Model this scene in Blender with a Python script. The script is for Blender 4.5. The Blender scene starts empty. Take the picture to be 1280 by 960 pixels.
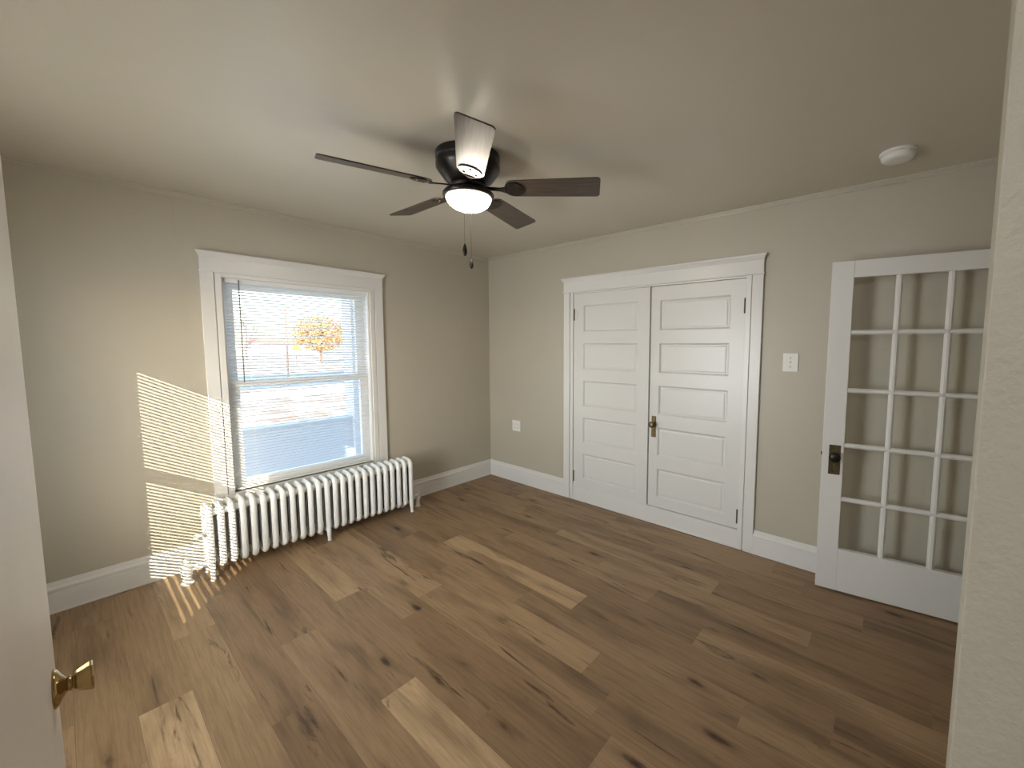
import bpy, bmesh, math, random
from mathutils import Vector, Matrix
random.seed(7)
C = bpy.context.scene.collection
sc = bpy.context.scene
PI = math.pi

# ------------------------------------------------------------------ camera
f_px, PIT, ROLL, YAW = 507.5856, -0.0821, 0.0022, 0.6818
CAM = Vector((-3.0482, -3.5583, 1.4930))
cd = bpy.data.cameras.new('camera'); cam = bpy.data.objects.new('camera', cd); C.objects.link(cam)
F = Vector((math.cos(YAW)*math.cos(PIT), math.sin(YAW)*math.cos(PIT), math.sin(PIT)))
R0 = Vector((math.sin(YAW), -math.cos(YAW), 0)); U0 = R0.cross(F)
R = R0*math.cos(ROLL)+U0*math.sin(ROLL); U = U0*math.cos(ROLL)-R0*math.sin(ROLL)
M = Matrix((R, U, -F)).transposed().to_4x4(); M.translation = CAM
cam.matrix_world = M
cd.sensor_fit = 'HORIZONTAL'; cd.sensor_width = 36; cd.lens = f_px/1280*36
cd.shift_x = (640-704.62)/1280; cd.shift_y = (472.46-480)/1280
cd.clip_start = .02; cd.clip_end = 500
sc.camera = cam

# ------------------------------------------------------------------ light
SUN_DIR = Vector((.82, 1.0, -.476)).normalized()
SUN_E, SKY_E, LAMP_E, HALL_FILL_E, WEST_E, EXPO = 13.5, .9, 72.0, 84.0, 96.0, -0.13
w = bpy.data.worlds.new('world'); sc.world = w; w.use_nodes = True
nt = w.node_tree; nt.nodes.clear()
sky = nt.nodes.new('ShaderNodeTexSky'); sky.sky_type = 'NISHITA'; sky.sun_disc = False
sky.sun_elevation = math.radians(22); sky.sun_rotation = math.radians(219)
sky.air_density = 1.2; sky.dust_density = 1.6; sky.ozone_density = 2.0
bgn = nt.nodes.new('ShaderNodeBackground'); bgn.inputs[1].default_value = SKY_E
wo = nt.nodes.new('ShaderNodeOutputWorld')
nt.links.new(sky.outputs[0], bgn.inputs[0]); nt.links.new(bgn.outputs[0], wo.inputs[0])
sl = bpy.data.lights.new('sun', 'SUN'); sl.energy = SUN_E; sl.angle = math.radians(.07); sl.color = (1, .90, .70)
so = bpy.data.objects.new('sun', sl); C.objects.link(so)
so.rotation_euler = SUN_DIR.to_track_quat('-Z', 'Y').to_euler(); so.location = (-12, -14, 9)
sc.view_settings.view_transform = 'Standard'; sc.view_settings.look = 'None'
sc.view_settings.gamma = 1; sc.view_settings.use_curve_mapping = False
sc.view_settings.exposure = EXPO
sc.cycles.diffuse_bounces = 10; sc.cycles.max_bounces = 16; sc.cycles.glossy_bounces = 6
sc.cycles.transparent_max_bounces = 24
sc.cycles.sample_clamp_indirect = 6

def portal(name, loc, sx, sy, direction):
    l = bpy.data.lights.new(name, 'AREA'); l.shape = 'RECTANGLE'; l.size = sx; l.size_y = sy
    l.cycles.is_portal = True
    o = bpy.data.objects.new(name, l); C.objects.link(o); o.location = loc
    o.rotation_euler = Vector(direction).to_track_quat('-Z', 'Y').to_euler()
portal('window_portal', (-1.845, .19, 1.2), 1.0, 1.5, (0, -1, 0))
# fill area light added outside the west window to strengthen its daylight
wl = bpy.data.lights.new('west_fill', 'AREA'); wl.shape = 'RECTANGLE'; wl.size = 1.0; wl.size_y = 1.45; wl.energy = WEST_E; wl.color = (.93, .97, 1)
wlo = bpy.data.objects.new('west_fill', wl); C.objects.link(wlo); wlo.location = (-3.80, -1.465, 1.2); wlo.rotation_euler = Vector((1, 0, 0)).to_track_quat('-Z', 'Y').to_euler()

# ------------------------------------------------------------------ materials
def mat(name, col, rough=.5, metal=0.0, spec=.5, bump=None, var=None):
    """principled; bump=(scale, strength, distance), var=(scale, amount) brightness mottling"""
    m = bpy.data.materials.new(name); m.use_nodes = True
    t = m.node_tree; b = t.nodes['Principled BSDF']
    b.inputs['Base Color'].default_value = (*col, 1); b.inputs['Roughness'].default_value = rough
    b.inputs['Metallic'].default_value = metal; b.inputs['Specular IOR Level'].default_value = spec
    tc = t.nodes.new('ShaderNodeTexCoord')
    if bump:
        n = t.nodes.new('ShaderNodeTexNoise'); n.inputs['Scale'].default_value = bump[0]; n.inputs['Detail'].default_value = 4
        t.links.new(tc.outputs['Object'], n.inputs['Vector'])
        bp = t.nodes.new('ShaderNodeBump'); bp.inputs['Strength'].default_value = bump[1]; bp.inputs['Distance'].default_value = bump[2]
        t.links.new(n.outputs['Fac'], bp.inputs['Height']); t.links.new(bp.outputs['Normal'], b.inputs['Normal'])
    if var:
        n = t.nodes.new('ShaderNodeTexNoise'); n.inputs['Scale'].default_value = var[0]; n.inputs['Detail'].default_value = 5
        t.links.new(tc.outputs['Object'], n.inputs['Vector'])
        r = t.nodes.new('ShaderNodeValToRGB')
        k = var[1]
        r.color_ramp.elements[0].position = .3; r.color_ramp.elements[1].position = .7
        r.color_ramp.elements[0].color = (*[c*(1-k) for c in col], 1); r.color_ramp.elements[1].color = (*[min(1, c*(1+k)) for c in col], 1)
        t.links.new(n.outputs['Fac'], r.inputs['Fac']); t.links.new(r.outputs['Color'], b.inputs['Base Color'])
    return m

m_wall = mat('wall_paint', (.455, .420, .345), .42, bump=(90, .06, .004), var=(1.3, .02))
m_pier = mat('rough_wall_paint', (.50, .475, .405), .5, bump=(75, .5, .006), var=(3, .03))
m_ceil = mat('ceiling_paint', (.60, .555, .472), .38, bump=(60, .05, .004), var=(1.5, .02))
m_trim = mat('white_trim_paint', (.70, .69, .67), .3, bump=(40, .03, .003))
m_door = mat('white_door_paint', (.67, .66, .64), .33, bump=(35, .04, .003))
m_olddoor = mat('brushed_door_paint', (.80, .76, .73), .4, bump=(60, .12, .004), var=(4, .04))
m_blind = mat('blind_vinyl', (.80, .79, .76), .4)
m_sash = mat('sash_vinyl', (.82, .83, .84), .35)
m_rad = mat('radiator_paint', (.86, .87, .86), .28, bump=(120, .06, .002))
m_gapshade = mat('radiator_gap_shade', (.025, .024, .023), .7)  # near-black colour stands in for the shade between radiator sections
m_plastic = mat('white_plastic', (.74, .73, .70), .35)
m_slotdark = mat('dark_slot', (.05, .045, .04), .6)
m_brass = mat('aged_brass', (.16, .115, .055), .42, .75, var=(60, .35))
m_knobbrass = mat('polished_antique_brass', (.46, .33, .15), .16, .9, var=(30, .2))
m_bronze = mat('dark_bronze', (.022, .016, .012), .35, .6)
m_plate = mat('tarnished_plate', (.10, .075, .038), .45, .6, var=(80, .4))
m_fan = mat('fan_bronze', (.018, .014, .012), .32, .5)
m_cord = mat('blind_cord', (.16, .155, .15), .5)
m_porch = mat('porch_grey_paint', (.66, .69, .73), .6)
m_siding = mat('exterior_siding', (.55, .53, .50), .7)
m_snow = mat('snow', (.85, .86, .88), .8, bump=(12, .5, .05))
m_bark = mat('bark', (.22, .12, .07), .9, bump=(20, .5, .03))
m_barebark = mat('grey_bark', (.22, .16, .17), .9)
m_redroof = mat('red_roof', (.42, .17, .15), .7)
m_whitewall = mat('far_white_wall', (.6, .58, .56), .7)
m_yellow = mat('yellow_paint', (.80, .62, .05), .5)
m_pole = mat('pole_steel', (.08, .07, .07), .5)
m_redpole = mat('red_pole', (.42, .20, .15), .6)

def wood_blade():
    m = bpy.data.materials.new('grey_brown_wood'); m.use_nodes = True
    t = m.node_tree; b = t.nodes['Principled BSDF']
    tc = t.nodes.new('ShaderNodeTexCoord'); mp = t.nodes.new('ShaderNodeMapping')
    mp.inputs['Scale'].default_value = (3, 60, 20)
    n = t.nodes.new('ShaderNodeTexNoise'); n.inputs['Scale'].default_value = 2; n.inputs['Detail'].default_value = 6
    r = t.nodes.new('ShaderNodeValToRGB'); r.color_ramp.elements[0].position = .3; r.color_ramp.elements[1].position = .72
    r.color_ramp.elements[0].color = (.040, .029, .022, 1); r.color_ramp.elements[1].color = (.105, .078, .060, 1)
    t.links.new(tc.outputs['Object'], mp.inputs['Vector']); t.links.new(mp.outputs['Vector'], n.inputs['Vector'])
    t.links.new(n.outputs['Fac'], r.inputs['Fac']); t.links.new(r.outputs['Color'], b.inputs['Base Color'])
    b.inputs['Roughness'].default_value = .36
    return m
m_blade = wood_blade()

def glass_mat():
    m = bpy.data.materials.new('window_glass'); m.use_nodes = True
    t = m.node_tree; t.nodes.clear()
    o = t.nodes.new('ShaderNodeOutputMaterial'); mx = t.nodes.new('ShaderNodeMixShader')
    tr = t.nodes.new('ShaderNodeBsdfTransparent'); tr.inputs[0].default_value = (.99, .995, .99, 1)
    g = t.nodes.new('ShaderNodeBsdfGlossy'); g.inputs['Roughness'].default_value = .02
    fr = t.nodes.new('ShaderNodeFresnel'); fr.inputs[0].default_value = 1.45
    ge = t.nodes.new('ShaderNodeNewGeometry'); mr = t.nodes.new('ShaderNodeMapRange')   # the same reflectance on both faces of the pane
    mr.inputs['To Min'].default_value = 1.22; mr.inputs['To Max'].default_value = 1/1.22
    t.links.new(ge.outputs['Backfacing'], mr.inputs['Value']); t.links.new(mr.outputs['Result'], fr.inputs[0])
    t.links.new(fr.outputs[0], mx.inputs[0]); t.links.new(tr.outputs[0], mx.inputs[1]); t.links.new(g.outputs[0], mx.inputs[2])
    t.links.new(mx.outputs[0], o.inputs[0])
    return m
m_glass = glass_mat()

def emit_mat(name, col, s):
    m = bpy.data.materials.new(name); m.use_nodes = True
    t = m.node_tree; b = t.nodes['Principled BSDF']
    b.inputs['Base Color'].default_value = (.9, .88, .82, 1); b.inputs['Roughness'].default_value = .35
    b.inputs['Emission Color'].default_value = (*col, 1); b.inputs['Emission Strength'].default_value = s
    return m
m_fillglobe = emit_mat('fill_lamp_glow', (.97, .97, 1), HALL_FILL_E)  # glow of the added fill lamp in the hall
m_globe = emit_mat('lit_frosted_glass', (1, .89, .73), LAMP_E)

def floor_mat():
    m = bpy.data.materials.new('oak_planks'); m.use_nodes = True
    t = m.node_tree; N = t.nodes; Lk = t.links; b = N['Principled BSDF']
    def node(k, **kw):
        n = N.new(k)
        for a, v in kw.items(): setattr(n, a, v)
        return n
    def noise(vec, sc_, det, rough=.55, dist=0):
        n = node('ShaderNodeTexNoise'); n.inputs['Scale'].default_value = sc_; n.inputs['Detail'].default_value = det
        n.inputs['Roughness'].default_value = rough; n.inputs['Distortion'].default_value = dist; Lk.new(vec, n.inputs['Vector']); return n.outputs['Fac']
    def ramp(fac, stops):
        r = node('ShaderNodeValToRGB'); e = r.color_ramp.elements
        while len(e) < len(stops): e.new(.5)
        for el, (p, c) in zip(e, stops): el.position = p; el.color = c if len(c) == 4 else (*c, 1)
        Lk.new(fac, r.inputs['Fac']); return r.outputs['Color']
    def mix(mode, fac, a, c):
        x = node('ShaderNodeMix', data_type='RGBA', blend_type=mode)
        if hasattr(fac, 'links') or not isinstance(fac, (int, float)): Lk.new(fac, x.inputs[0])
        else: x.inputs[0].default_value = fac
        for s, v in ((6, a), (7, c)):
            if isinstance(v, tuple): x.inputs[s].default_value = (*v, 1) if len(v) == 3 else v
            else: Lk.new(v, x.inputs[s])
        return x.outputs[2]
    tc = node('ShaderNodeTexCoord')
    at = node('ShaderNodeAttribute', attribute_name='plank')      # r = tone, g,b = random offset
    sp = node('ShaderNodeSeparateColor'); Lk.new(at.outputs['Color'], sp.inputs[0])
    cb = node('ShaderNodeCombineXYZ')
    for i, k in ((0, 1), (1, 2)):
        mu = node('ShaderNodeMath', operation='MULTIPLY'); mu.inputs[1].default_value = 40
        Lk.new(sp.outputs[k], mu.inputs[0]); Lk.new(mu.outputs[0], cb.inputs[i])
    ad = node('ShaderNodeVectorMath', operation='ADD'); Lk.new(tc.outputs['Object'], ad.inputs[0]); Lk.new(cb.outputs[0], ad.inputs[1])
    def mapped(s):
        mp = node('ShaderNodeMapping'); mp.inputs['Scale'].default_value = s; Lk.new(ad.outputs[0], mp.inputs['Vector']); return mp.outputs[0]
    tone = ramp(sp.outputs[0], [(0, (.26, .165, .090)), (.35, (.345, .230, .130)), (.65, (.425, .290, .165)), (1, (.53, .375, .222))])
    broad = noise(mapped((7, 1.1, 1)), 1.0, 3, .5, .6)           # cathedral patches
    grain = noise(mapped((75, 3.0, 1)), 1.0, 5, .6, .4)
    fine = noise(mapped((240, 10, 1)), 1.0, 3)
    c = mix('MULTIPLY', .75, tone, ramp(broad, [(.32, (.50, .47, .45)), (.52, (1, 1, 1)), (.72, (1.0, 1.0, 1.0))]))
    c = mix('MULTIPLY', .65, c, ramp(grain, [(.30, (.60, .57, .54)), (.55, (1, 1, 1)), (.75, (1, 1, 1))]))
    c = mix('MULTIPLY', .5, c, ramp(fine, [(.3, (.72, .70, .68)), (.6, (1, 1, 1))]))
    # dark cracks and smudges along the grain
    crack = noise(mapped((16, 1.6, 1)), 1.0, 5, .62, 1.2)
    c = mix('MULTIPLY', .85, c, ramp(crack, [(.30, (.20, .16, .13)), (.385, (1, 1, 1))]))
    # knots
    vo = node('ShaderNodeTexVoronoi'); vo.inputs['Scale'].default_value = 1.0; Lk.new(mapped((6.5, 1.9, 1)), vo.inputs['Vector'])
    wob = noise(mapped((30, 12, 1)), 1.0, 3)
    dd = node('ShaderNodeMath', operation='MULTIPLY_ADD'); Lk.new(wob, dd.inputs[0]); dd.inputs[1].default_value = .16; Lk.new(vo.outputs['Distance'], dd.inputs[2])
    sel = node('ShaderNodeSeparateColor'); Lk.new(vo.outputs['Color'], sel.inputs[0])
    gt = node('ShaderNodeMath', operation='GREATER_THAN'); Lk.new(sel.outputs[0], gt.inputs[0]); gt.inputs[1].default_value = .30
    c = mix('MULTIPLY', gt.outputs[0], c, ramp(dd.outputs[0], [(.09, (.07, .055, .045)), (.135, (.30, .25, .22)), (.20, (.80, .77, .74)), (.34, (1, 1, 1))]))
    Lk.new(c, b.inputs['Base Color'])
    b.inputs['Roughness'].default_value = .46; b.inputs['Specular IOR Level'].default_value = .4
    bp = node('ShaderNodeBump'); bp.inputs['Strength'].default_value = .12; bp.inputs['Distance'].default_value = .002
    Lk.new(grain, bp.inputs['Height']); Lk.new(bp.outputs['Normal'], b.inputs['Normal'])
    return m
m_floor = floor_mat()

def lawn_mat():
    m = bpy.data.materials.new('leafy_lawn'); m.use_nodes = True
    t = m.node_tree; b = t.nodes['Principled BSDF']; b.inputs['Roughness'].default_value = .95
    tc = t.nodes.new('ShaderNodeTexCoord')
    n = t.nodes.new('ShaderNodeTexNoise'); n.inputs['Scale'].default_value = 1.3; n.inputs['Detail'].default_value = 8
    r = t.nodes.new('ShaderNodeValToRGB'); e = r.color_ramp.elements
    e[0].position = .36; e[0].color = (.30, .20, .15, 1); e[1].position = .62; e[1].color = (.80, .77, .74, 1)
    x = e.new(.5); x.color = (.48, .36, .27, 1)
    t.links.new(tc.outputs['Object'], n.inputs['Vector']); t.links.new(n.outputs['Fac'], r.inputs['Fac']); t.links.new(r.outputs['Color'], b.inputs['Base Color'])
    return m
m_lawn = lawn_mat()
m_street = mat('icy_street', (.14, .18, .22), .6, var=(.4, .35))
m_leaf = mat('orange_leaves', (.62, .36, .15), .8, var=(3, .35))

# ------------------------------------------------------------------ helpers
def link(name, bm, m, parent=None, smooth=False, bevel=0, seg=2):
    me = bpy.data.meshes.new(name)
    bmesh.ops.recalc_face_normals(bm, faces=bm.faces)
    bm.to_mesh(me); bm.free()
    for mm in (m if isinstance(m, (list, tuple)) else [m]): me.materials.append(mm)
    if smooth:
        for p in me.polygons: p.use_smooth = True
    o = bpy.data.objects.new(name, me); C.objects.link(o)
    if bevel:
        b = o.modifiers.new('bevel', 'BEVEL'); b.width = bevel; b.segments = seg; b.limit_method = 'ANGLE'; b.angle_limit = math.radians(40)
    if parent: o.parent = parent
    return o
def tag(o, label, cat, group=None, kind=None):
    o['label'] = label; o['category'] = cat
    if group: o['group'] = group
    if kind: o['kind'] = kind
    return o
def empty(name, loc=(0, 0, 0), rz=0):
    o = bpy.data.objects.new(name, None); C.objects.link(o); o.location = loc; o.rotation_euler = (0, 0, rz); o.empty_display_size = .1
    return o
def box(bm, x0, x1, y0, y1, z0, z1, mi=0):
    v = [bm.verts.new(p) for p in ((x0, y0, z0), (x1, y0, z0), (x1, y1, z0), (x0, y1, z0), (x0, y0, z1), (x1, y0, z1), (x1, y1, z1), (x0, y1, z1))]
    for q in ((0, 3, 2, 1), (4, 5, 6, 7), (0, 1, 5, 4), (1, 2, 6, 5), (2, 3, 7, 6), (3, 0, 4, 7)):
        fc = bm.faces.new([v[i] for i in q]); fc.material_index = mi
def bxo(name, b, m, parent=None, bevel=0):
    bm = bmesh.new(); box(bm, *b); return link(name, bm, m, parent, bevel=bevel)
def lathe(bm, prof, n=32, axis=Vector((0, 0, 1)), org=Vector((0, 0, 0)), squash=None):
    """prof: list of (r, h)"""
    axis = Vector(axis).normalized(); org = Vector(org)
    a = Vector((1, 0, 0)) if abs(axis.x) < .9 else Vector((0, 1, 0))
    e1 = axis.cross(a).normalized(); e2 = axis.cross(e1)
    rings = []
    for r, h in prof:
        if r < 1e-6: rings.append([bm.verts.new(org+axis*h)])
        else: rings.append([bm.verts.new(org+axis*h+e1*(r*math.cos(2*PI*(i+.5)/n))+e2*(r*math.sin(2*PI*(i+.5)/n))) for i in range(n)])
    for A, B in zip(rings, rings[1:]):
        for i in range(n):
            j = (i+1) % n
            if len(A) == 1 and len(B) == 1: continue
            if len(A) == 1: bm.faces.new((A[0], B[i], B[j]))
            elif len(B) == 1: bm.faces.new((A[i], B[0], A[j]))
            else: bm.faces.new((A[i], B[i], B[j], A[j]))
    for rg in (rings[0], rings[-1]):
        if len(rg) > 1: bm.faces.new(rg)
def tube(bm, pts, r, n=8, closed=False, ru=None, up=Vector((1, 0, 0))):
    """sweep; r along `up`, ru along the in-plane normal"""
    ru = ru or r; pts = [Vector(p) for p in pts]; rings = []; k = len(pts)
    for i, p in enumerate(pts):
        if closed: d = pts[(i+1) % k]-pts[i-1]
        else: d = pts[min(i+1, k-1)]-pts[max(i-1, 0)]
        d.normalize()
        u = up-d*up.dot(d)
        if u.length < 1e-3: u = Vector((0, 1, 0))-d*d.y
        u.normalize(); s = d.cross(u)
        rings.append([bm.verts.new(p+u*(r*math.cos(2*PI*j/n))+s*(ru*math.sin(2*PI*j/n))) for j in range(n)])
    rr = list(zip(rings, rings[1:]))+([(rings[-1], rings[0])] if closed else [])
    for A, B in rr:
        for j in range(n): bm.faces.new((A[j], B[j], B[(j+1) % n], A[(j+1) % n]))
    if not closed:
        bm.faces.new(rings[0]); bm.faces.new(rings[-1])
def extrude_profile(bm, prof, p0, p1, out):
    """prof (depth,height) run from p0 to p1, depth along `out`"""
    p0, p1, out = Vector(p0), Vector(p1), Vector(out)
    A = [bm.verts.new(p0+out*d+Vector((0, 0, h))) for d, h in prof]; B = [bm.verts.new(p1+out*d+Vector((0, 0, h))) for d, h in prof]
    n = len(prof)
    for i in range(n): bm.faces.new((A[i], B[i], B[(i+1) % n], A[(i+1) % n]))
    bm.faces.new(A); bm.faces.new(B[::-1])

# ------------------------------------------------------------------ room shell
H = 2.44; XW = -3.58; YS = -4.15; T = .18; TOP = 3.7
WN = (-2.345, -1.345); WZ = (.45, 1.945)          # north window opening
WW = (-1.965, -.965)                               # west window opening (y)
S = lambda o, l, c: tag(o, l, c, kind='structure')

# floor planks
bm = bmesh.new(); lay = bm.loops.layers.color.new('plank')
PW, PL = .162, 1.235; x_ref = -2.785
known = {0: -1.28, 1: -.82, 3: -1.273, 4: -1.962, 5: -1.115, 6: -1.56, 8: -2.53, 9: -3.157, 10: -2.218, 11: -2.851, 12: -2.52, 13: -2.07, 15: -2.272}
tones = {(0, 0): .45, (0, -1): 1.0, (1, 0): .8, (1, -1): .6, (3, 0): .30, (3, -1): .62, (4, 0): .42, (4, -1): .95, (5, 0): .80, (5, -1): .45, (5, -2): .22,
         (6, 0): .62, (6, -1): .22, (6, -2): .70, (8, 0): .72, (8, -1): .38, (9, -1): .58, (9, 0): .5, (10, 1): .35, (10, 0): .85, (10, -1): .25, (10, -2): .2,
         (11, 0): .22, (11, -1): .66, (12, 0): .6, (12, -1): .25, (13, 0): .35, (13, -1): .62, (13, -2): .28, (15, 0): .35, (15, -1): .5, (7, 0): .7, (7, -1): .6}
i = -5
while x_ref+PW*(i-1) < .05:
    xr = min(x_ref+PW*i, .05); xl = x_ref+PW*(i-1)
    y0 = known.get(i, -random.uniform(.2, 1.4)-.4)
    k = -4
    while True:
        ya = y0+PL*k; yb = ya+PL      # plank index k: 0 = from joint northwards
        if ya > .05: break
        if yb > YS-.05:
            yb2 = min(yb, .05); g = .0006
            v = [bm.verts.new(p) for p in ((xl+g, ya+g, 0), (xr-g, ya+g, 0), (xr-g, yb2-g, 0), (xl+g, yb2-g, 0))]
            fc = bm.faces.new(v)
            tone = tones.get((i, k), random.choice((.25, .35, .45, .5, .6, .7)))
            tone = max(0, min(1, tone+random.uniform(-.04, .04))); c = (tone, random.random(), random.random(), 1)
            for l in fc.loops: l[lay] = c
        k += 1
    i += 1
# dark sub-board seen in the hairline gaps, plus thickness
v0 = len(bm.verts); box(bm, XW-T, T, YS-T, T, -.12, -.0012)
for fc in bm.faces[-6:] if False else list(bm.faces)[-6:]:
    for l in fc.loops: l[lay] = (.02, .5, .5, 1)
fl = S(link('floor', bm, m_floor), 'floor of mixed light and dark brown oak planks running towards the radiator wall', 'floor')

def wall(name, boxes, m, label):
    bm = bmesh.new()
    for b in boxes: box(bm, *b)
    return S(link(name, bm, m), label, 'wall')
wall('wall_north', [(XW-T, WN[0], 0, T, -.12, TOP), (WN[1], T, 0, T, -.12, TOP), (WN[0], WN[1], 0, T, -.12, WZ[0]), (WN[0], WN[1], 0, T, WZ[1], TOP),
                    (-2.556, -2.548, -.0014, .0, .172, H-.02), (-.360, -.352, -.0012, .0, .172, H-.02)], m_wall, 'beige wall with the window and the radiator, sun stripes on its left')
wall('wall_east', [(0, T, YS-T, -2.736, -.12, TOP), (0, T, -1.211, 0, -.12, TOP), (0, T, -2.736, -1.211, 1.963, TOP), (.06, T, -2.736, -1.211, -.12, 1.963)], m_wall, 'beige wall with the white double closet doors')
wall('wall_west', [(XW-T, XW, -3.22, WW[0], -.12, TOP), (XW-T, XW, YS-T, -4.02, -.12, TOP), (XW-T, XW, -4.02, -3.22, H-.01, TOP), (XW-T, XW, WW[1], 0, -.12, TOP), (XW-T, XW, WW[0], WW[1], -.12, WZ[0]), (XW-T, XW, WW[0], WW[1], WZ[1], TOP), (XW, -3.17, -3.30, -2.98, 0, H)],
     m_wall, 'wall behind the open door at the left, with the sunlit second window')
wall('wall_south', [(XW, 0, YS-T, YS, -.12, TOP)], m_wall, 'beige wall behind the camera')
HX = XW-T
wall('wall_hall', [(HX-.72, HX, YS-T, YS, -.12, TOP), (HX-.72, HX, -3.17, -3.11, -.12, H+.1), (HX-.80, HX-.72, YS-T, -3.11, -.12, H+.1)], m_wall, 'beige hall walls behind the camera')
S(bxo('floor_hall', (HX-.72, HX, YS, -3.17, -.12, -.001), m_bark), 'hall floor behind the camera', 'floor')
S(bxo('ceiling_hall', (HX-.80, HX, YS-T, -3.11, H, H+.1), m_ceil), 'hall ceiling behind the camera', 'ceiling')
# right hand stub wall
bm = bmesh.new()
lo = [bm.verts.new(p) for p in ((-2.30, YS, 0), (-2.16, YS, 0), (-2.16, -3.6625, 0), (-2.30, -3.6496, 0))]; up = [bm.verts.new((v.co.x, v.co.y, H)) for v in lo]
bm.faces.new(lo); bm.faces.new(up)
for k in range(4): bm.faces.new((lo[k], lo[(k+1) % 4], up[(k+1) % 4], up[k]))
pier = link('wall_stub', bm, m_pier, bevel=.002, seg=2); S(pier, 'rough painted beige wall end close at the right edge', 'wall')
bm = bmesh.new(); box(bm, XW-T, T, YS-T, T, H, H+.2)
S(link('ceiling', bm, m_ceil), 'smooth beige ceiling with the fan', 'ceiling')

# baseboards
BB = [(0, 0), (.022, 0), (.022, .010), (.019, .013), (.019, .112), (.015, .115), (.015, .119), (.021, .122), (.022, .136), (.017, .143), (.012, .150), (.011, .158), (.008, .164), (.007, .172), (0, .172)]
def baseboard(name, runs, label):
    bm = bmesh.new()
    for p0, p1, out in runs: extrude_profile(bm, BB, p0, p1, out)
    return S(link(name, bm, m_trim), label, 'baseboard')
baseboard('baseboard_north', [((XW, 0, 0), (0, 0, 0), (0, -1, 0))], 'tall white baseboard running behind the radiator')
baseboard('baseboard_east', [((0, 0, 0), (0, -1.10, 0), (-1, 0, 0)), ((0, -2.845, 0), (0, YS, 0), (-1, 0, 0))], 'tall white baseboard on both sides of the closet doors')
baseboard('baseboard_west', [((XW, 0, 0), (XW, -2.98, 0), (1, 0, 0))], 'white baseboard behind the open door at left')
baseboard('baseboard_south', [((-2.16, YS, 0), (-.14, YS, 0), (0, 1, 0))], 'white baseboard behind the rough wall end')
# ceiling strip
CR = [(0, -.028), (.006, -.028), (.009, -.022), (.011, -.014), (.018, -.007), (.019, 0), (0, 0)]
def crown(name, p0, p1, out, label):
    bm = bmesh.new(); extrude_profile(bm, CR, p0, p1, out); return S(link(name, bm, m_wall), label, 'trim')
crown('trim_1', (XW, 0, H), (0, 0, H), (0, -1, 0), 'thin beige ceiling strip above the window wall')
crown('trim_2', (0, 0, H), (0, YS, H), (-1, 0, 0), 'thin beige ceiling strip above the closet wall')

# ------------------------------------------------------------------ windows (built facing -y, centred on x=0, wall face y=0)
HW = .50
def casing_side(bm, sx, z0, z1, hw, w=.11):
    a, b = sorted((sx*hw, sx*(hw+w)))
    # outer board, groove, inner bead
    o0, o1 = sorted((sx*(hw+.040), sx*(hw+w)));  box(bm, o0, o1, -.021, 0, z0, z1)
    i0, i1 = sorted((sx*hw, sx*(hw+.035)));      box(bm, i0, i1, -.017, 0, z0, z1)
    g0, g1 = sorted((sx*(hw+.035), sx*(hw+.040))); box(bm, g0, g1, -.009, 0, z0, z1)
def head_casing(bm, hw, z, w=.11, h=.135):
    a = hw+w
    box(bm, -a, a, -.024, 0, z+.012, z+h-.022)
    box(bm, -a-.006, a+.006, -.028, 0, z, z+.012)
    cr = [(.024, h-.040), (.028, h-.034), (.034, h-.022), (.040, h-.014), (.044, h-.010), (.044, h), (0, h), (0, h-.040)]
    q = [(d, z+hh) for d, hh in cr]
    A = []; B = []
    for d, zz in q:
        e = max(0, d-.024)
        A.append(bm.verts.new((-a-e, -d, zz))); B.append(bm.verts.new((a+e, -d, zz)))
    n = len(q)
    for k in range(n): bm.faces.new((A[k], B[k], B[(k+1) % n], A[(k+1) % n]))
    bm.faces.new(A); bm.faces.new(B[::-1])

def make_window(name, loc, rz, label):
    t = S(empty(name, loc, rz), label, 'window')
    z0, z1 = WZ
    bm = bmesh.new(); casing_side(bm, -1, .172, z1+.022, HW); casing_side(bm, 1, .172, z1+.022, HW)
    head_casing(bm, HW, z1+.022)
    box(bm, -HW, HW, -.017, 0, z1-.004, z1+.022)
    link('window_casing', bm, m_trim, t, bevel=.002)
    bm = bmesh.new()
    box(bm, -HW, HW, -.012, .0, z0-.13, z0-.018); box(bm, -HW, HW, -.016, T, z0-.018, z0)
    link('window_sill', bm, m_trim, t, bevel=.002)
    bm = bmesh.new()       # jamb liner with tracks
    for s in (-1, 1):
        a, b = sorted((s*(HW-.012), s*HW)); box(bm, a, b, .012, T, z0, z1)
        a, b = sorted((s*(HW-.024), s*(HW-.012))); box(bm, a, b, .086, .092, z0, z1); box(bm, a, b, .135, T, z0, z1)
    box(bm, -HW+.012, HW-.012, .012, T, z1-.012, z1)
    link('window_jamb', bm, m_sash, t, bevel=.0015)
    def sash(nm, ya, yb, za, zb, st, br, tr):
        bm = bmesh.new(); hw = HW-.014
        box(bm, -hw, -hw+st, ya, yb, za, zb); box(bm, hw-st, hw, ya, yb, za, zb)
        box(bm, -hw+st, hw-st, ya, yb, za, za+br); box(bm, -hw+st, hw-st, ya, yb, zb-tr, zb)
        s = link(nm, bm, m_sash, t, bevel=.003)
        bm = bmesh.new(); ym = (ya+yb)/2
        box(bm, -hw+st-.004, hw-st+.004, ym-.002, ym+.002, za+br-.004, zb-tr+.004)
        link('pane', bm, m_glass, s)
        return s
    sash('upper_sash', .096, .130, 1.185, z1-.012, .066, .050, .060)
    lo = sash('lower_sash', .052, .085, z0, 1.232, .066, .068, .050)
    bm = bmesh.new(); box(bm, -.03, .03, .040, .052, 1.222, 1.236); link('sash_lock', bm, m_sash, lo, bevel=.002)
    return t
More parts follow.
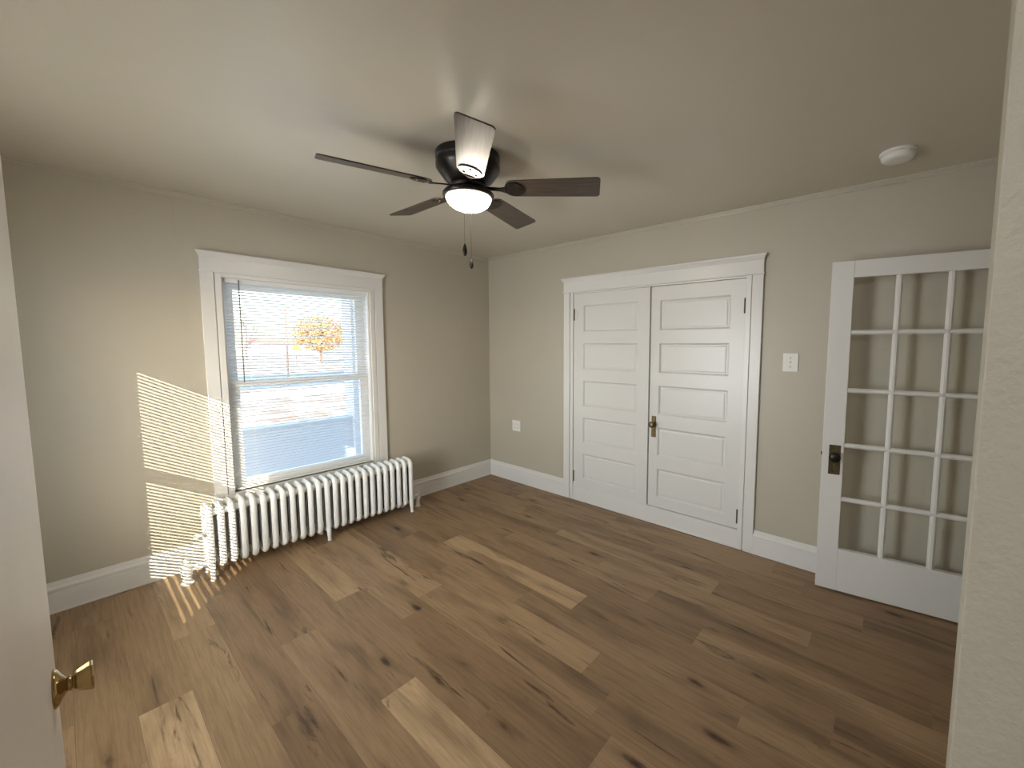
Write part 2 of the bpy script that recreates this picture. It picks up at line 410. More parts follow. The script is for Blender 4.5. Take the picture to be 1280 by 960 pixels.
make_window('window_1', ((WN[0]+WN[1])/2, 0, 0), 0, 'double hung window with white casing above the radiator')
make_window('window_2', (XW, (WW[0]+WW[1])/2, 0), PI/2, 'double hung window behind the open door, letting the sun in')

def make_blind(name, loc, rz, label, tilt=0.0, rod=True):
    t = tag(empty(name, loc, rz), label, 'window blind')
    z1 = WZ[1]-.004; hw = HW-.022; yc = .026
    bm = bmesh.new(); box(bm, -hw, hw, yc-.013, yc+.013, z1-.030, z1); link('headrail', bm, m_blind, t, bevel=.002)
    bm = bmesh.new(); box(bm, -hw, hw, yc-.011, yc+.011, WZ[0]+.003, WZ[0]+.014); link('bottom_rail', bm, m_blind, t, bevel=.002)
    zt, zb = z1-.045, WZ[0]+.030; n = 67; w = .0125
    bm = bmesh.new()
    for k in range(n):
        z = zt+(zb-zt)*k/(n-1)
        rows = []
        for q in range(5):
            s = -1+.5*q; y = s*w; zz = .0016*(1-s*s)
            y, zz = y*math.cos(tilt)-zz*math.sin(tilt), y*math.sin(tilt)+zz*math.cos(tilt)
            rows.append((bm.verts.new((-hw, yc+y, z+zz)), bm.verts.new((hw, yc+y, z+zz))))
        for a, b in zip(rows, rows[1:]): bm.faces.new((a[0], a[1], b[1], b[0]))
    link('slats', bm, m_blind, t, smooth=True)
    for x in (-hw+.12, 0.0, hw-.12):
        bm = bmesh.new()
        for dy in (-.0132, .0132): tube(bm, [(x, yc+dy, z1-.02), (x, yc+dy, WZ[0]+.03)], .0006, 4)
        link('ladder_cord', bm, m_blind, t)
    bm = bmesh.new(); tube(bm, [(-hw+.075, yc-.022, z1-.012), (-hw+.075, yc-.022, 1.22)], .0035, 6)
    tube(bm, [(-hw+.075, yc-.012, z1-.010), (-hw+.075, yc-.023, z1-.010)], .003, 6)
    link('tilt_wand', bm, m_cord, t)
    return t
make_blind('window_blind', ((WN[0]+WN[1])/2, 0, 0), 0, 'white mini blind with open slats in the window above the radiator', -.36)
make_blind('window_blind', (XW, (WW[0]+WW[1])/2, 0), PI/2, 'white mini blind in the window behind the open door', .035)

# ------------------------------------------------------------------ closet: casing (trim_3), doors, board.  Local frame: u = -y (to the right seen from the room), depth towards -x
def closet_frame(name='trim_3'):
    cy = -(1.10+2.845)/2; hw = (2.845-1.10)/2-.11
    o = empty(name, (0, cy, 0), -PI/2)       # local x -> -y, local -y -> -x
    S(o, 'white wooden casing with head moulding around the closet doors', 'door casing')
    bm = bmesh.new(); casing_side(bm, -1, 0, 1.975, hw); casing_side(bm, 1, 0, 1.975, hw); head_casing(bm, hw, 1.975)
    box(bm, -hw, hw, -.010, .0, 1.962, 1.975)
    link('door_casing', bm, m_trim, o, bevel=.002)
    bm = bmesh.new(); box(bm, -hw, hw, -.012, .05, .0, .142); box(bm, -hw, hw, -.018, 0, 0, .012); box(bm, -hw, hw, -.015, 0, .136, .142)
    link('closet_kickboard', bm, m_trim, o, bevel=.0025)
    return o, hw
tr3, CHW = closet_frame()
def panel_leaf(bm, x0, x1, z0, z1, yf, yb, panels):
    """front at y=yf (towards viewer, smaller), back yb; panels list of (xa,xb,za,zb)"""
    xs = sorted({x0, x1, *[p[0] for p in panels], *[p[1] for p in panels]}); zs = sorted({z0, z1, *[p[2] for p in panels], *[p[3] for p in panels]})
    P = {(round(p[0], 4), round(p[2], 4)): p for p in panels}
    def q(*pts): bm.faces.new([bm.verts.new(p) for p in pts])
    for a, b in zip(xs, xs[1:]):
        for c, d in zip(zs, zs[1:]):
            if (round(a, 4), round(c, 4)) in P:
                rings = [(0, 0), (.004, .002), (.011, .011), (.013, .013), (.022, .013), (.027, .0095), (.031, .009)]
                L = []
                for ins, dep in rings:
                    L.append([bm.verts.new((xx, yf+dep, zz)) for xx, zz in ((a+ins, c+ins), (b-ins, c+ins), (b-ins, d-ins), (a+ins, d-ins))])
                for A, B in zip(L, L[1:]):
                    for k in range(4): bm.faces.new((A[k], A[(k+1) % 4], B[(k+1) % 4], B[k]))
                bm.faces.new(L[-1])
            else: q((a, yf, c), (b, yf, c), (b, yf, d), (a, yf, d))
    q((x0, yf, z0), (x0, yb, z0), (x0, yb, z1), (x0, yf, z1)); q((x1, yf, z0), (x1, yf, z1), (x1, yb, z1), (x1, yb, z0))
    q((x0, yf, z1), (x0, yb, z1), (x1, yb, z1), (x1, yf, z1)); q((x0, yf, z0), (x1, yf, z0), (x1, yb, z0), (x0, yb, z0))
def hinge(parent, x, z, s, y):
    """s: +1 leaf extends to +x from the barrel"""
    bm = bmesh.new()
    pts = [(0, -.048), (.012, -.048), (.018, -.040), (.030, -.036), (.040, -.022), (.034, -.010), (.050, 0), (.034, .010), (.040, .022), (.030, .036), (.018, .040), (.012, .048), (0, .048)]
    A = [bm.verts.new((x+s*a, y-.003, z+b)) for a, b in pts]; B = [bm.verts.new((x+s*a, y+.001, z+b)) for a, b in pts]
    bm.faces.new(A); bm.faces.new(B[::-1])
    for k in range(len(A)): bm.faces.new((A[k], A[(k+1) % len(A)], B[(k+1) % len(A)], B[k]))
    h = link('hinge', bm, m_door, parent)
    bm = bmesh.new(); lathe(bm, [(.0001, -.056), (.0045, -.053), (.0045, -.050), (.006, -.049), (.006, .049), (.0045, .050), (.0045, .053), (.0001, .056)], 10, (0, 0, 1), (x-s*.004, y-.004, z))
    link('hinge_pin', bm, m_plate, h, smooth=True)
tops = [1.853-.3465*k for k in range(5)]
def closet_door(name, x0, x1, px0, px1, yf, yb, label, hinge_side):
    o = empty(name, (0, tr3.location.y, 0), -PI/2); S(o, label, 'closet door')
    bm = bmesh.new(); panel_leaf(bm, x0, x1, .1425, 1.960, yf, yb, [(px0, px1, tp-.243, tp) for tp in tops])
    link('door_leaf', bm, m_door, o)
    for z in (1.770, .235): hinge(o, x0+.012 if hinge_side < 0 else x1-.012, z, 1 if hinge_side < 0 else -1, yf)
    return o
U_ = lambda y: -(y-tr3.location.y)      # world y -> local x
ld = closet_door('door_3', U_(-1.214), U_(-1.996), U_(-1.322), U_(-1.887), -.010, .035, 'left white five panel closet door without a knob', -1)
rd = closet_door('door_4', U_(-2.000), U_(-2.733), U_(-2.076), U_(-2.628), .008, .045, 'right white five panel closet door with a brass knob', 1)
bm = bmesh.new(); box(bm, U_(-2.022), U_(-2.062), .0045, .008, .728, .905); kp = link('knob_plate', bm, m_brass, rd, bevel=.0015)
bm = bmesh.new(); lathe(bm, [(.016, 0), (.014, .003), (.008, .006), (.008, .026), (.018, .030), (.026, .038), (.027, .046), (.022, .054), (.012, .058), (.0001, .059)], 24, (0, -1, 0), (U_(-2.045), .0045, .838))
link('knob', bm, m_brass, kp, smooth=True)
bm = bmesh.new(); lathe(bm, [(.004, 0), (.004, .0006), (.0001, .0006)], 12, (0, -1, 0), (U_(-2.042), .0045, .786)); box(bm, U_(-2.042)-.0015, U_(-2.042)+.0015, .0039, .0045, .772, .786)
link('keyhole', bm, m_slotdark, kp)

# ------------------------------------------------------------------ french door (door_2)
ang = math.atan2(-.9923, .12385)
fd = empty('door_2', (-.197, -3.254, 0), ang)      # local x runs along the door; viewer side is local -y ... depth to +y
S(fd, 'white fifteen pane glazed door standing open in front of the closet wall', 'glazed door')
DW = .838; DT = .036
cols = [(.107, .297), (.327, .511), (.541, .731)]
rows = [(.270, .563), (.590, .890), (.916, .122+1.100), (1.243, 1.554), (1.580, 1.877)]
rows[2] = (.917, 1.217)
fz0, fz1 = .011, 1.972
bm = bmesh.new()
box(bm, 0, .107, 0, DT, fz0, fz1); box(bm, .731, DW, 0, DT, fz0, fz1); box(bm, .107, .731, 0, DT, fz0, .270); box(bm, .107, .731, 0, DT, 1.877, fz1)
link('door_frame', bm, m_door, fd, bevel=.0025)
bm = bmesh.new()
def muntin(bm, horiz, a, b, c0, c1):
    # bevelled bar: profile trapezoid, full depth
    pr = [(c0, .012), ((c0*.68+c1*.32), .002), ((c0*.32+c1*.68), .002), (c1, .012), (c1, DT-.012), ((c0*.32+c1*.68), DT-.002), ((c0*.68+c1*.32), DT-.002), (c0, DT-.012)]
    A = [bm.verts.new((a, y, c) if horiz else (c, y, a)) for c, y in pr]; B = [bm.verts.new((b, y, c) if horiz else (c, y, b)) for c, y in pr]
    for k in range(8): bm.faces.new((A[k], B[k], B[(k+1) % 8], A[(k+1) % 8]))
    bm.faces.new(A); bm.faces.new(B[::-1])
for (a, b), (c, d) in zip(cols, cols[1:]): muntin(bm, False, .270, 1.877, b, c)
for (a, b), (c, d) in zip(rows, rows[1:]): muntin(bm, True, .107, .731, b, c)
link('muntins', bm, m_door, fd)
for a, b in cols:
    for c, d in rows:
        bm = bmesh.new(); box(bm, a-.003, b+.003, DT/2-.0015, DT/2+.0015, c-.003, d+.003); link('pane', bm, m_glass, fd)
bm = bmesh.new(); box(bm, .034, .092, -.004, 0, .725, .902); kp = link('knob_plate', bm, m_plate, fd, bevel=.0015)
bm = bmesh.new(); lathe(bm, [(.015, 0), (.010, .006), (.010, .022), (.022, .028), (.029, .036), (.029, .046), (.022, .053), (.0001, .055)], 24, (0, -1, 0), (.063, -.004, .836))
link('knob', bm, m_bronze, kp, smooth=True)
bm = bmesh.new(); lathe(bm, [(.0045, 0), (.0045, .001), (.0001, .001)], 12, (0, -1, 0), (.063, -.004, .765)); link('keyhole', bm, m_knobbrass, kp)
bm = bmesh.new(); lathe(bm, [(.010, 0), (.010, .020), (.024, .026), (.028, .040), (.020, .050), (.0001, .052)], 20, (0, 1, 0), (.063, DT, .836)); link('back_knob', bm, m_bronze, fd, smooth=True)
bm = bmesh.new(); box(bm, -.006, .002, .011, .025, .832, .852); link('latch_bolt', bm, m_bronze, fd, bevel=.001)

# ------------------------------------------------------------------ near left door (door_1)
a1 = math.radians(88.0)
E1 = Vector((-3.0906, -2.4444)); d1 = Vector((math.cos(a1), math.sin(a1))); W1 = .76
h1 = E1-d1*W1
nd = empty('door_1', (h1.x, h1.y, 0), a1)          # local x along the door to the free edge; visible face local y=0, body to +y
S(nd, 'off white painted door swung open at the left edge, brass knob', 'door')
bm = bmesh.new(); box(bm, 0, W1, 0, .036, .010, 2.02); link('door_leaf', bm, m_olddoor, nd, bevel=.003)
kx = W1-.060; kz = .920
bm = bmesh.new(); lathe(bm, [(.031, 0), (.031, .002), (.028, .005), (.018, .010), (.0115, .014), (.0105, .016)], 24, (0, -1, 0), (kx, 0, kz))
ro = link('knob_rose', bm, m_knobbrass, nd, smooth=True)
bm = bmesh.new(); lathe(bm, [(.009, .014), (.0125, .016), (.0125, .0185), (.010, .0195), (.0105, .0205), (.0125, .0215), (.0125, .023)], 24, (0, -1, 0), (kx, 0, kz)); link('knob_neck', bm, m_knobbrass, ro, smooth=True)
bm = bmesh.new(); lathe(bm, [(.013, .0225), (.0165, .024), (.0235, .040), (.0240, .0425), (.022, .044), (.0001, .0445)], 8, (0, -1, 0), (kx, 0, kz)); link('knob', bm, m_knobbrass, nd, bevel=.0015)
bm = bmesh.new(); lathe(bm, [(.031, 0), (.027, .008), (.012, .020), (.012, .04), (.026, .07), (.0001, .078)], 16, (0, 1, 0), (kx, .036, kz)); link('back_knob', bm, m_knobbrass, nd, smooth=True)
for z in (.25, 1.0, 1.78):
    bm = bmesh.new(); lathe(bm, [(.0001, -.05), (.006, -.048), (.006, .048), (.0001, .05)], 10, (0, 0, 1), (-.004, -.004, z)); link('hinge', bm, m_plate, nd, smooth=True)

# ------------------------------------------------------------------ radiator
rad = tag(empty('radiator', (-1.85, -.21, 0)), 'long white cast iron radiator standing under the window', 'radiator')
NS = 25; px = (2.534-1.166)/(NS-1); rx0 = -(NS-1)/2*px
yF, yB, zB, zT = -.090, .090, .060, .478
def rad_section(leg):
    bm = bmesh.new()
    rt = .0185; rp = .0205     # tube radii across x and in plane
    def rr(y0, y1, z0, z1, rc, n=4):
        pts = []
        for cy_, cz_, a0 in ((y1-rc, z1-rc, 0), (y0+rc, z1-rc, PI/2), (y0+rc, z0+rc, PI), (y1-rc, z0+rc, 1.5*PI)):
            for k in range(n+1):
                a = a0+PI/2*k/n; pts.append((0, cy_+rc*math.cos(a), cz_+rc*math.sin(a)))
        return pts
    # outer loop with straight sides subdivided
    tube(bm, rr(yF+rp, yB-rp, zB+rp, zT-rp, .030), rt, 10, True, rp)
    for y in (-.023, .023): tube(bm, [(0, y, zB+.03), (0, y, zT-.03)], rt*.95, 10, False, rp*.9)
    # webs of the top and bottom loops
    box(bm, -.0125, .0125, yF+.026, yB-.026, zB+.02, zT-.075, 1)  # dark slot: shade of the gap put into the web colour
    box(bm, -.0115, .0115, yF+.020, yB-.020, zT-.075, zT-.015)
    # sharp casting ridge over the top
    rdg = [(yF+.012, zT-.024), (yF+.022, zT-.004), (yF+.05, zT+.003), (yB-.05, zT+.006), (yB-.022, zT-.002), (yB-.012, zT-.024)]
    A = [bm.verts.new((-.010, y, z-.008)) for y, z in rdg]; B = [bm.verts.new((0, y, z+.002)) for y, z in rdg]; D = [bm.verts.new((.010, y, z-.008)) for y, z in rdg]
    for k in range(len(rdg)-1):
        bm.faces.new((A[k], B[k], B[k+1], A[k+1])); bm.faces.new((B[k], D[k], D[k+1], B[k+1]))
    return bm
def rad_leg(y, s):
    bm = bmesh.new()
    pts = [(0, y, zB+.035), (0, y+s*.002, .045), (0, y+s*.005, .022), (0, y+s*.008, .004)]
    rings = []
    for (p, r) in zip(pts, (.0165, .0145, .012, .0145)):
        rings.append([bm.verts.new((p[0]+r*math.cos(2*PI*j/10), p[1]+r*math.sin(2*PI*j/10), p[2])) for j in range(10)])
    rings.append([bm.verts.new((v.co.x, v.co.y, 0)) for v in rings[-1]])
    for A, B in zip(rings, rings[1:]):
        for j in range(10): bm.faces.new((A[j], B[j], B[(j+1) % 10], A[(j+1) % 10]))
    bm.faces.new(rings[-1]); bm.faces.new(rings[0])
    return bm
sec0 = None
for k in range(NS):
    if sec0 is None:
        s_ = link('section', rad_section(False), [m_rad, m_gapshade], rad, smooth=True); sec0 = s_
        md = s_.modifiers.new('edge', 'EDGE_SPLIT'); md.split_angle = math.radians(50)
    else:
        s_ = sec0.copy(); C.objects.link(s_); s_.parent = rad
    s_.location = (rx0+px*k, 0, 0)
for k in (0, 12, 24):
    for y, s in ((yF+.019, -1), (yB-.019, 1)):
        l = link('leg', rad_leg(y, s), m_rad, rad, smooth=True); l.location = (rx0+px*k, 0, 0)
for z, nm in ((zT-.052, 'upper_header'), (zB+.048, 'lower_header')):
    bm = bmesh.new()
    for k in range(NS-1):
        x = rx0+px*(k+.5); lathe(bm, [(.026, -.020), (.023, -.006), (.023, .006), (.026, .020)], 16, (1, 0, 0), (x, -.035 if nm == 'upper_header' else 0, z))
    link(nm, bm, m_rad, rad, smooth=True)
for x in (rx0, -rx0):      # end plugs
    s = -1 if x < 0 else 1
    bm = bmesh.new(); lathe(bm, [(.027, .010), (.027, .020), (.021, .022), (.021, .027), (.010, .028), (.010, .038), (.0001, .038)], 8, (s, 0, 0), (x, -.035, zT-.052)); link('end_plug', bm, m_rad, rad)
# inlet valve at the left, with its pipe from the floor
bm = bmesh.new()
vx = rx0-.112
lathe(bm, [(.034, 0), (.034, .007), (.023, .011), (.023, .052), (.028, .055), (.028, .074), (.031, .078), (.031, .106), (.024, .114), (.014, .118), (.014, .130), (.0001, .130)], 16, (0, 0, 1), (vx, 0, 0))
lathe(bm, [(.016, 0), (.016, .045), (.024, .047), (.024, .072), (.017, .074), (.017, .112)], 8, (1, 0, 0), (vx, 0, zB+.030))
link('inlet_valve', bm, m_rad, rad)
bm = bmesh.new(); lathe(bm, [(.006, .130), (.006, .136), (.024, .137), (.028, .143), (.024, .150), (.0001, .151)], 14, (0, 0, 1), (vx, 0, 0)); link('valve_handle', bm, m_rad, rad, smooth=True)
bm = bmesh.new(); lathe(bm, [(.0085, 0), (.0085, .02), (.014, .022), (.014, .055), (.010, .062), (.0001, .064)], 12, (-1, 0, 0), (rx0-.012, -.05, .30)); link('air_vent', bm, m_rad, rad, smooth=True)
bm = bmesh.new()
ox = -rx0+.105
lathe(bm, [(.024, 0), (.024, .004), (.017, .007), (.017, .065), (.023, .068), (.023, .092), (.016, .096), (.016, .120), (.020, .122), (.020, .135), (.0001, .136)], 16, (0, 0, 1), (ox, 0, 0))
lathe(bm, [(.016, -.105), (.016, -.03), (.022, -.028), (.022, 0)], 12, (1, 0, 0), (ox, 0, zB+.048))
link('outlet_pipe', bm, m_trim, rad)

# ------------------------------------------------------------------ ceiling fan
FX, FY = -1.704, -1.846
fan = tag(empty('ceiling_fan', (FX, FY, H)), 'dark bronze ceiling fan with five wood blades and a lit bowl lamp', 'ceiling fan')
bm = bmesh.new(); lathe(bm, [(.150, 0), (.158, -.004), (.158, -.030), (.152, -.034), (.152, -.042), (.158, -.046), (.158, -.070), (.150, -.082), (.118, -.125), (.098, -.142), (.086, -.150)], 48)
mo = link('motor_housing', bm, m_fan, fan, smooth=True); mo.modifiers.new('es', 'EDGE_SPLIT').split_angle = math.radians(35)
bm = bmesh.new(); lathe(bm, [(.1530, -.0345), (.1525, -.0345), (.1525, -.0415), (.1530, -.0415)], 48)
link('vent_band', bm, m_slotdark, mo)
bm = bmesh.new(); lathe(bm, [(.086, -.146), (.090, -.149), (.090, -.166), (.080, -.171), (.070, -.173)], 40); link('blade_hub', bm, m_fan, fan, smooth=True)
bm = bmesh.new(); lathe(bm, [(.060, -.172), (.066, -.174), (.100, -.177), (.120, -.184), (.127, -.192), (.127, -.202), (.120, -.208), (.112, -.210)], 48); link('light_fitter', bm, m_fan, fan, smooth=True)
bm = bmesh.new(); lathe(bm, [(.1105, -.206), (.1115, -.214), (.107, -.228), (.095, -.244), (.076, -.258), (.052, -.267), (.026, -.2715), (.0001, -.273)], 48); link('glass_bowl', bm, m_globe, fan, smooth=True)
ZB = -.166; a0 = math.radians(306.2); pitch = math.radians(14)
def blade_mesh():
    bm = bmesh.new(); out = []
    L0, L1, w0, w1 = .185, .662, .062, .074
    pts = []
    n = 8
    for k in range(n+1):                       # rounded root
        a = PI/2+PI*k/n; pts.append((L0+.045+.045*math.cos(a), w0*math.sin(a)))
    for k in range(n+1):                       # softly rounded tip
        a = -PI/2+PI/2*k/n; pts.append((L1-.02+.02*math.cos(a), -w1+.02+.02*math.sin(a)))
    for k in range(n+1):
        a = PI/2*k/n; pts.append((L1-.02+.02*math.cos(a), w1-.02+.02*math.sin(a)))
    A = [bm.verts.new((x, y, .003)) for x, y in pts]; B = [bm.verts.new((x, y, -.003)) for x, y in pts]
    bm.faces.new(A); bm.faces.new(B[::-1])
    for k in range(len(A)): bm.faces.new((A[k], A[(k+1) % len(A)], B[(k+1) % len(A)], B[k]))
    return bm
def iron_mesh():
    bm = bmesh.new()
    # arm from hub to blade, then a rounded plate under the blade root
    arm = [(.080, .013, .004), (.120, .011, .003), (.160, .012, -.002), (.190, .022, -.006)]
    for (x0, w0, z0), (x1, w1, z1) in zip(arm, arm[1:]):
        v = [bm.verts.new(p) for p in ((x0, -w0, z0), (x0, w0, z0), (x1, w1, z1), (x1, -w1, z1), (x0, -w0, z0-.006), (x0, w0, z0-.006), (x1, w1, z1-.006), (x1, -w1, z1-.006))]
        for q in ((0, 1, 2, 3), (7, 6, 5, 4), (0, 3, 7, 4), (1, 5, 6, 2), (0, 4, 5, 1), (3, 2, 6, 7)): bm.faces.new([v[i] for i in q])
    pts = [(.232+.050*math.cos(2*PI*k/24), .054*math.sin(2*PI*k/24)) for k in range(24)]
    A = [bm.verts.new((x, y, -.0035)) for x, y in pts]; B = [bm.verts.new((x, y, -.008)) for x, y in pts]
    bm.faces.new(A); bm.faces.new(B[::-1])
    for k in range(24): bm.faces.new((A[k], A[(k+1) % 24], B[(k+1) % 24], B[k]))
    for x, y in ((.215, .028), (.215, -.028), (.258, 0)): lathe(bm, [(.006, -.008), (.005, -.011), (.0001, -.012)], 10, (0, 0, 1), (x, y, 0))
    return bm
b0 = i0 = None
for k in range(5):
    if b0 is None: b0 = link('blade', blade_mesh(), m_blade, fan); bl = b0
    else: bl = b0.copy(); C.objects.link(bl); bl.parent = fan
    if i0 is None: i0 = link('blade_iron', iron_mesh(), m_fan, fan); ir = i0
    else: ir = i0.copy(); C.objects.link(ir); ir.parent = fan
    a = a0+k*2*PI/5
    mm = Matrix.Translation((0, 0, ZB)) @ Matrix.Rotation(a, 4, 'Z') @ Matrix.Rotation(-pitch, 4, 'X')
    bl.matrix_local = mm; ir.matrix_local = mm
def chain(nm, x, y, z0, z1, fob_len):
    bm = bmesh.new()
    tube(bm, [(x, y, z0), (x, y, z1)], .0008, 6)
    z = z0
    while z > z1: 
        lathe(bm, [(.0001, .0015), (.0014, 0), (.0001, -.0015)], 6, (0, 0, 1), (x, y, z)); z -= .006
    c = link(nm, bm, m_bronze, fan)
    bm = bmesh.new(); lathe(bm, [(.0025, 0), (.004, -.006), (.010, -fob_len*.45), (.011, -fob_len*.68), (.007, -fob_len*.93), (.0001, -fob_len)], 14, (0, 0, 1), (x, y, z1)); link('fob', bm, m_bronze, c, smooth=True)
fw = Vector((math.cos(YAW), math.sin(YAW))); rt_ = Vector((math.sin(YAW), -math.cos(YAW)))
p = fw*-.126+rt_*.006; chain('pull_chain', p.x, p.y, -.190, -.462, .062)
p = fw*.126+rt_*-.020; chain('pull_chain', p.x, p.y, -.190, -.488, .050)

hl = tag(empty('fill_lamp', (-4.15, -3.62, H)), 'added round fill light, unseen in the hall behind the camera', 'fill lamp')  # unseen lamp added to brighten the stub wall and the room
bm = bmesh.new(); lathe(bm, [(.165, 0), (.165, -.022), (.155, -.028)], 32); link('fill_lamp_base', bm, m_fan, hl, smooth=True)
bm = bmesh.new(); lathe(bm, [(.152, -.026), (.150, -.05), (.12, -.085), (.07, -.105), (.0001, -.112)], 32); link('fill_lamp_bowl', bm, m_fillglobe, hl, smooth=True)
# ------------------------------------------------------------------ small fittings
sd = tag(empty('smoke_detector', (-.400, -3.522, H)), 'round white smoke detector on the ceiling above the glazed door', 'smoke detector')
bm = bmesh.new(); lathe(bm, [(.074, 0), (.074, -.010), (.070, -.013)], 40); link('mounting_base', bm, m_plastic, sd, smooth=True).modifiers.new('es', 'EDGE_SPLIT').split_angle = .6
bm = bmesh.new(); lathe(bm, [(.066, -.013), (.068, -.016), (.066, -.032), (.058, -.041), (.040, -.044), (.0001, -.045)], 40); link('cover', bm, m_plastic, sd, smooth=True)
bm = bmesh.new(); lathe(bm, [(.010, -.0435), (.010, -.0465), (.0001, -.047)], 16, (0, 0, 1), (.03, .01, 0)); link('test_button', bm, m_plastic, sd)

sw = tag(empty('light_switch', (0, -3.028, 1.378), -PI/2), 'white toggle light switch between the closet and the glazed door', 'light switch')
bm = bmesh.new(); box(bm, -.046, .046, -.008, 0, -.062, .062); link('switch_plate', bm, m_plastic, sw, bevel=.003)
bm = bmesh.new(); box(bm, -.006, .006, -.010, -.007, -.013, .013)
v = [bm.verts.new(q) for q in ((-.004, -.008, -.008), (.004, -.008, -.008), (.004, -.008, .006), (-.004, -.008, .006), (-.0035, -.020, .004), (.0035, -.020, .004), (.0035, -.019, .010), (-.0035, -.019, .010))]
for q in ((0, 3, 2, 1), (4, 5, 6, 7), (0, 1, 5, 4), (1, 2, 6, 5), (2, 3, 7, 6), (3, 0, 4, 7)): bm.faces.new([v[i] for i in q])
link('toggle', bm, m_plastic, sw)
for z in (-.030, .030):
    bm = bmesh.new(); lathe(bm, [(.0035, 0), (.0035, .001), (.0001, .0014)], 10, (0, -1, 0), (0, -.008, z)); link('screw', bm, m_slotdark, sw)

ol = tag(empty('wall_outlet', (0, -.430, .618), -PI/2), 'white outlet plate low on the wall left of the closet', 'outlet')
bm = bmesh.new(); box(bm, -.060, .060, -.007, 0, -.058, .058); link('cover_plate', bm, m_plastic, ol, bevel=.003)
for x in (-.027, .027):
    bm = bmesh.new(); box(bm, x-.017, x+.017, -.0095, -.006, -.034, .034); r_ = link('receptacle', bm, m_plastic, ol, bevel=.002)
    bm = bmesh.new()
    for z in (-.018, .018):
        for dx in (-.006, .006): box(bm, x+dx-.0012, x+dx+.0012, -.0100, -.0094, z-.004, z+.005)
        lathe(bm, [(.0024, 0), (.0024, .0006), (.0001, .0006)], 10, (0, -1, 0), (x, -.0095, z-.009))
    link('sockets', bm, m_slotdark, r_)

# ------------------------------------------------------------------ outside
bm = bmesh.new(); n = 24
gx = [-60+180*i/n for i in range(n+1)]; gy = [-70+190*i/n for i in range(n+1)]
V = [[bm.verts.new((x, y, -.6)) for y in gy] for x in gx]
for i in range(n):
    for j in range(n): bm.faces.new((V[i][j], V[i+1][j], V[i+1][j+1], V[i][j+1]))
S(link('ground', bm, m_lawn), 'leaf covered ground beyond the porch', 'ground')
S(bxo('street', (-60, 15.2, 19.5, 29.0, -.7, -.57), m_street), 'wet bluish street seen through the blind', 'street')
S(bxo('sidewalk', (-60, 60, 15.0, 16.8, -.7, -.56), m_snow), 'pale snowy sidewalk beyond the porch', 'sidewalk')
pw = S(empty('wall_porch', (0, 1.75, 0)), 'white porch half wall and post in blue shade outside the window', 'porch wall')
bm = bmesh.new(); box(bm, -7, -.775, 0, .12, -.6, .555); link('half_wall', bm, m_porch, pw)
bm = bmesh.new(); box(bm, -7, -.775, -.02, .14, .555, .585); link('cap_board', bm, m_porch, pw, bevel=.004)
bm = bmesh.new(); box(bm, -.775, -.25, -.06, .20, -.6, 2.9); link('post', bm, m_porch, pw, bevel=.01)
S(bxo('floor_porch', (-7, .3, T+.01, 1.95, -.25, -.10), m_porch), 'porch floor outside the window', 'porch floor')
for x, r in ((-1.35, .05), (-1.28, .035), (-1.02, .03), (-1.75, .03)):
    bm = bmesh.new(); lathe(bm, [(r, 0), (r*.9, .012), (r*.6, .026), (.0001, .033)], 14, (0, 0, 1), (0, 0, 0))
    o = link('snow_clump', bm, m_snow, smooth=True); o.location = (x, 1.81, .585); tag(o, 'small clump of snow on the porch half wall', 'snow', 'snow clumps on the porch wall')

def leafy_tree(name, x, y, h, cw, label):
    t = tag(empty(name, (x, y, -.6)), label, 'tree')
    rnd = random.Random(3)
    bm = bmesh.new(); tube(bm, [(0, 0, 0), (.03, 0, h*.25), (-.03, .02, h*.55), (0, 0, h*.85)], .13, 8)
    for k in range(14):
        a = rnd.uniform(0, 2*PI); z = h*rnd.uniform(.28, .7); L = cw*rnd.uniform(.3, .45)
        tube(bm, [(0, 0, z), (L*.5*math.cos(a), L*.5*math.sin(a), z+L*.3), (L*math.cos(a), L*math.sin(a), z+L*.65)], .03, 5)
    link('trunk', bm, m_bark, t)
    bm = bmesh.new()
    for k in range(3600):
        while True:
            q = Vector((rnd.uniform(-1, 1), rnd.uniform(-1, 1), rnd.uniform(-1, 1)))
            if .25 < q.length < 1: break
        c = Vector((q.x*cw/2, q.y*cw/2, h*.62+q.z*h*.38)); s = rnd.uniform(.08, .19)
        u = Vector((rnd.gauss(0, 1), rnd.gauss(0, 1), rnd.gauss(0, 1))).normalized(); v_ = u.orthogonal().normalized()
        bm.faces.new([bm.verts.new(c+u*s*a+v_*s*b*.7) for a, b in ((-1, 0), (0, -1), (1, 0), (0, 1))])
    link('foliage', bm, m_leaf, t)
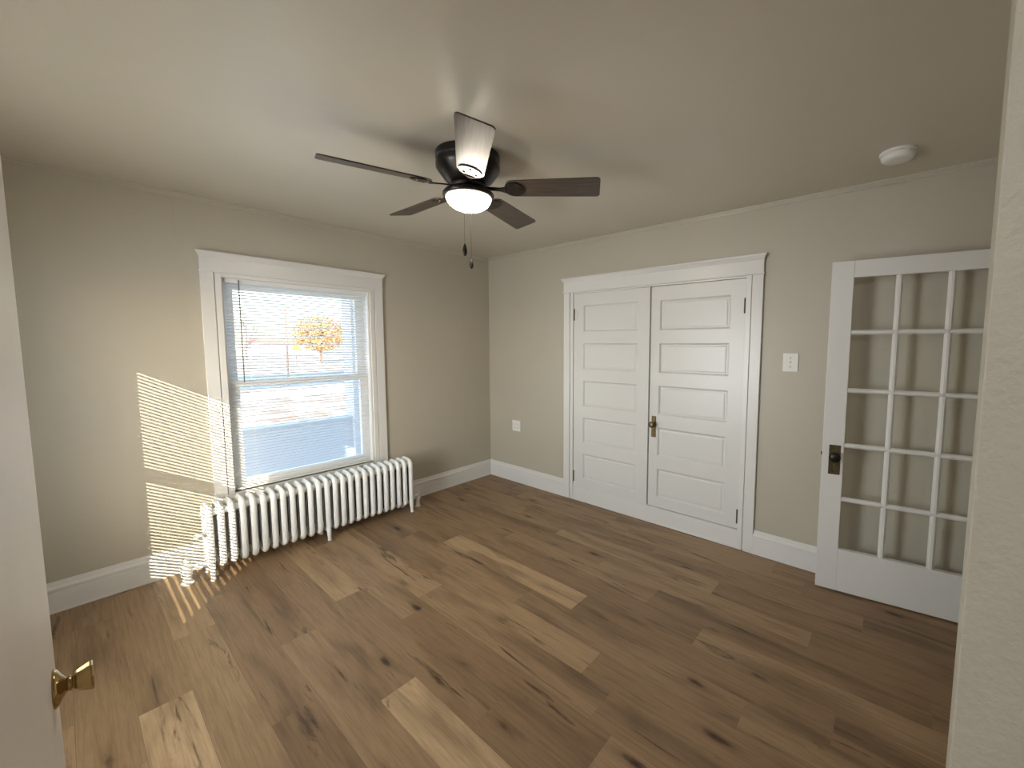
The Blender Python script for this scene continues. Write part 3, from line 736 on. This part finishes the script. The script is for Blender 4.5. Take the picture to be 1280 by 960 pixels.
leafy_tree('autumn_tree', 14.7, 45, 5.2, 5.2, 'orange leaved tree beyond the street, seen through the upper blind')
def bare_tree(name, x, y, h, seed, label):
    rnd = random.Random(seed); bm = bmesh.new()
    def br(p, d, L, r, lev):
        q = p+d*L; tube(bm, [p, (p+q)/2+Vector((rnd.gauss(0, .03), rnd.gauss(0, .03), 0))*L, q], r, 5)
        if lev:
            for k in range(3 if lev > 1 else 4):
                e = (d+Vector((rnd.gauss(0, .5), rnd.gauss(0, .5), rnd.gauss(.1, .3)))).normalized(); br(p+d*L*rnd.uniform(.6, 1), e, L*.66, r*.6, lev-1)
    br(Vector((0, 0, 0)), Vector((0, 0, 1)), h*.36, .12, 4)
    o = link(name, bm, m_barebark); o.location = (x, y, -.6); tag(o, label, 'tree')
bare_tree('bare_tree', 11.6, 60, 6.5, 5, 'leafless tree far beyond the street, at the left of the upper window')
bl = tag(empty('far_building', (25.5, 92, -.6)), 'low pale building with a red roof far beyond the street', 'building')
bm = bmesh.new(); box(bm, -9.5, 6, -2, 6, 0, 2.2); link('wall', bm, m_whitewall, bl)
bm = bmesh.new(); box(bm, -5.0, 4.5, -2.4, 6.4, 2.2, 3.0); link('roof', bm, m_redroof, bl)
bm = bmesh.new(); tube(bm, [(0, 0, 0), (0, 0, 2.05)], .045, 8); o = link('sign_post', bm, m_pole); o.location = (4.02, 20, -.6)
tag(o, 'dark thin post standing at the street edge', 'post')
bm = bmesh.new(); tube(bm, [(0, 0, 0), (0, 0, 5.6)], .10, 8); o = link('utility_pole', bm, m_redpole); o.location = (10.05, 40, -.6)
tag(o, 'thin reddish pole beyond the street, left of the orange tree', 'pole')
hy = tag(empty('yellow_marker', (10.95, 40.5, -.6)), 'small yellow round marker on a stake beside the orange tree', 'marker')
bm = bmesh.new(); lathe(bm, [(.33, -.02), (.33, .02), (.0001, .02)], 20, (0, -1, 0), (0, 0, 1.75)); link('disc', bm, m_yellow, hy)
bm = bmesh.new(); tube(bm, [(0, .06, 0), (0, .06, 1.8)], .03, 6); link('stake', bm, m_pole, hy)
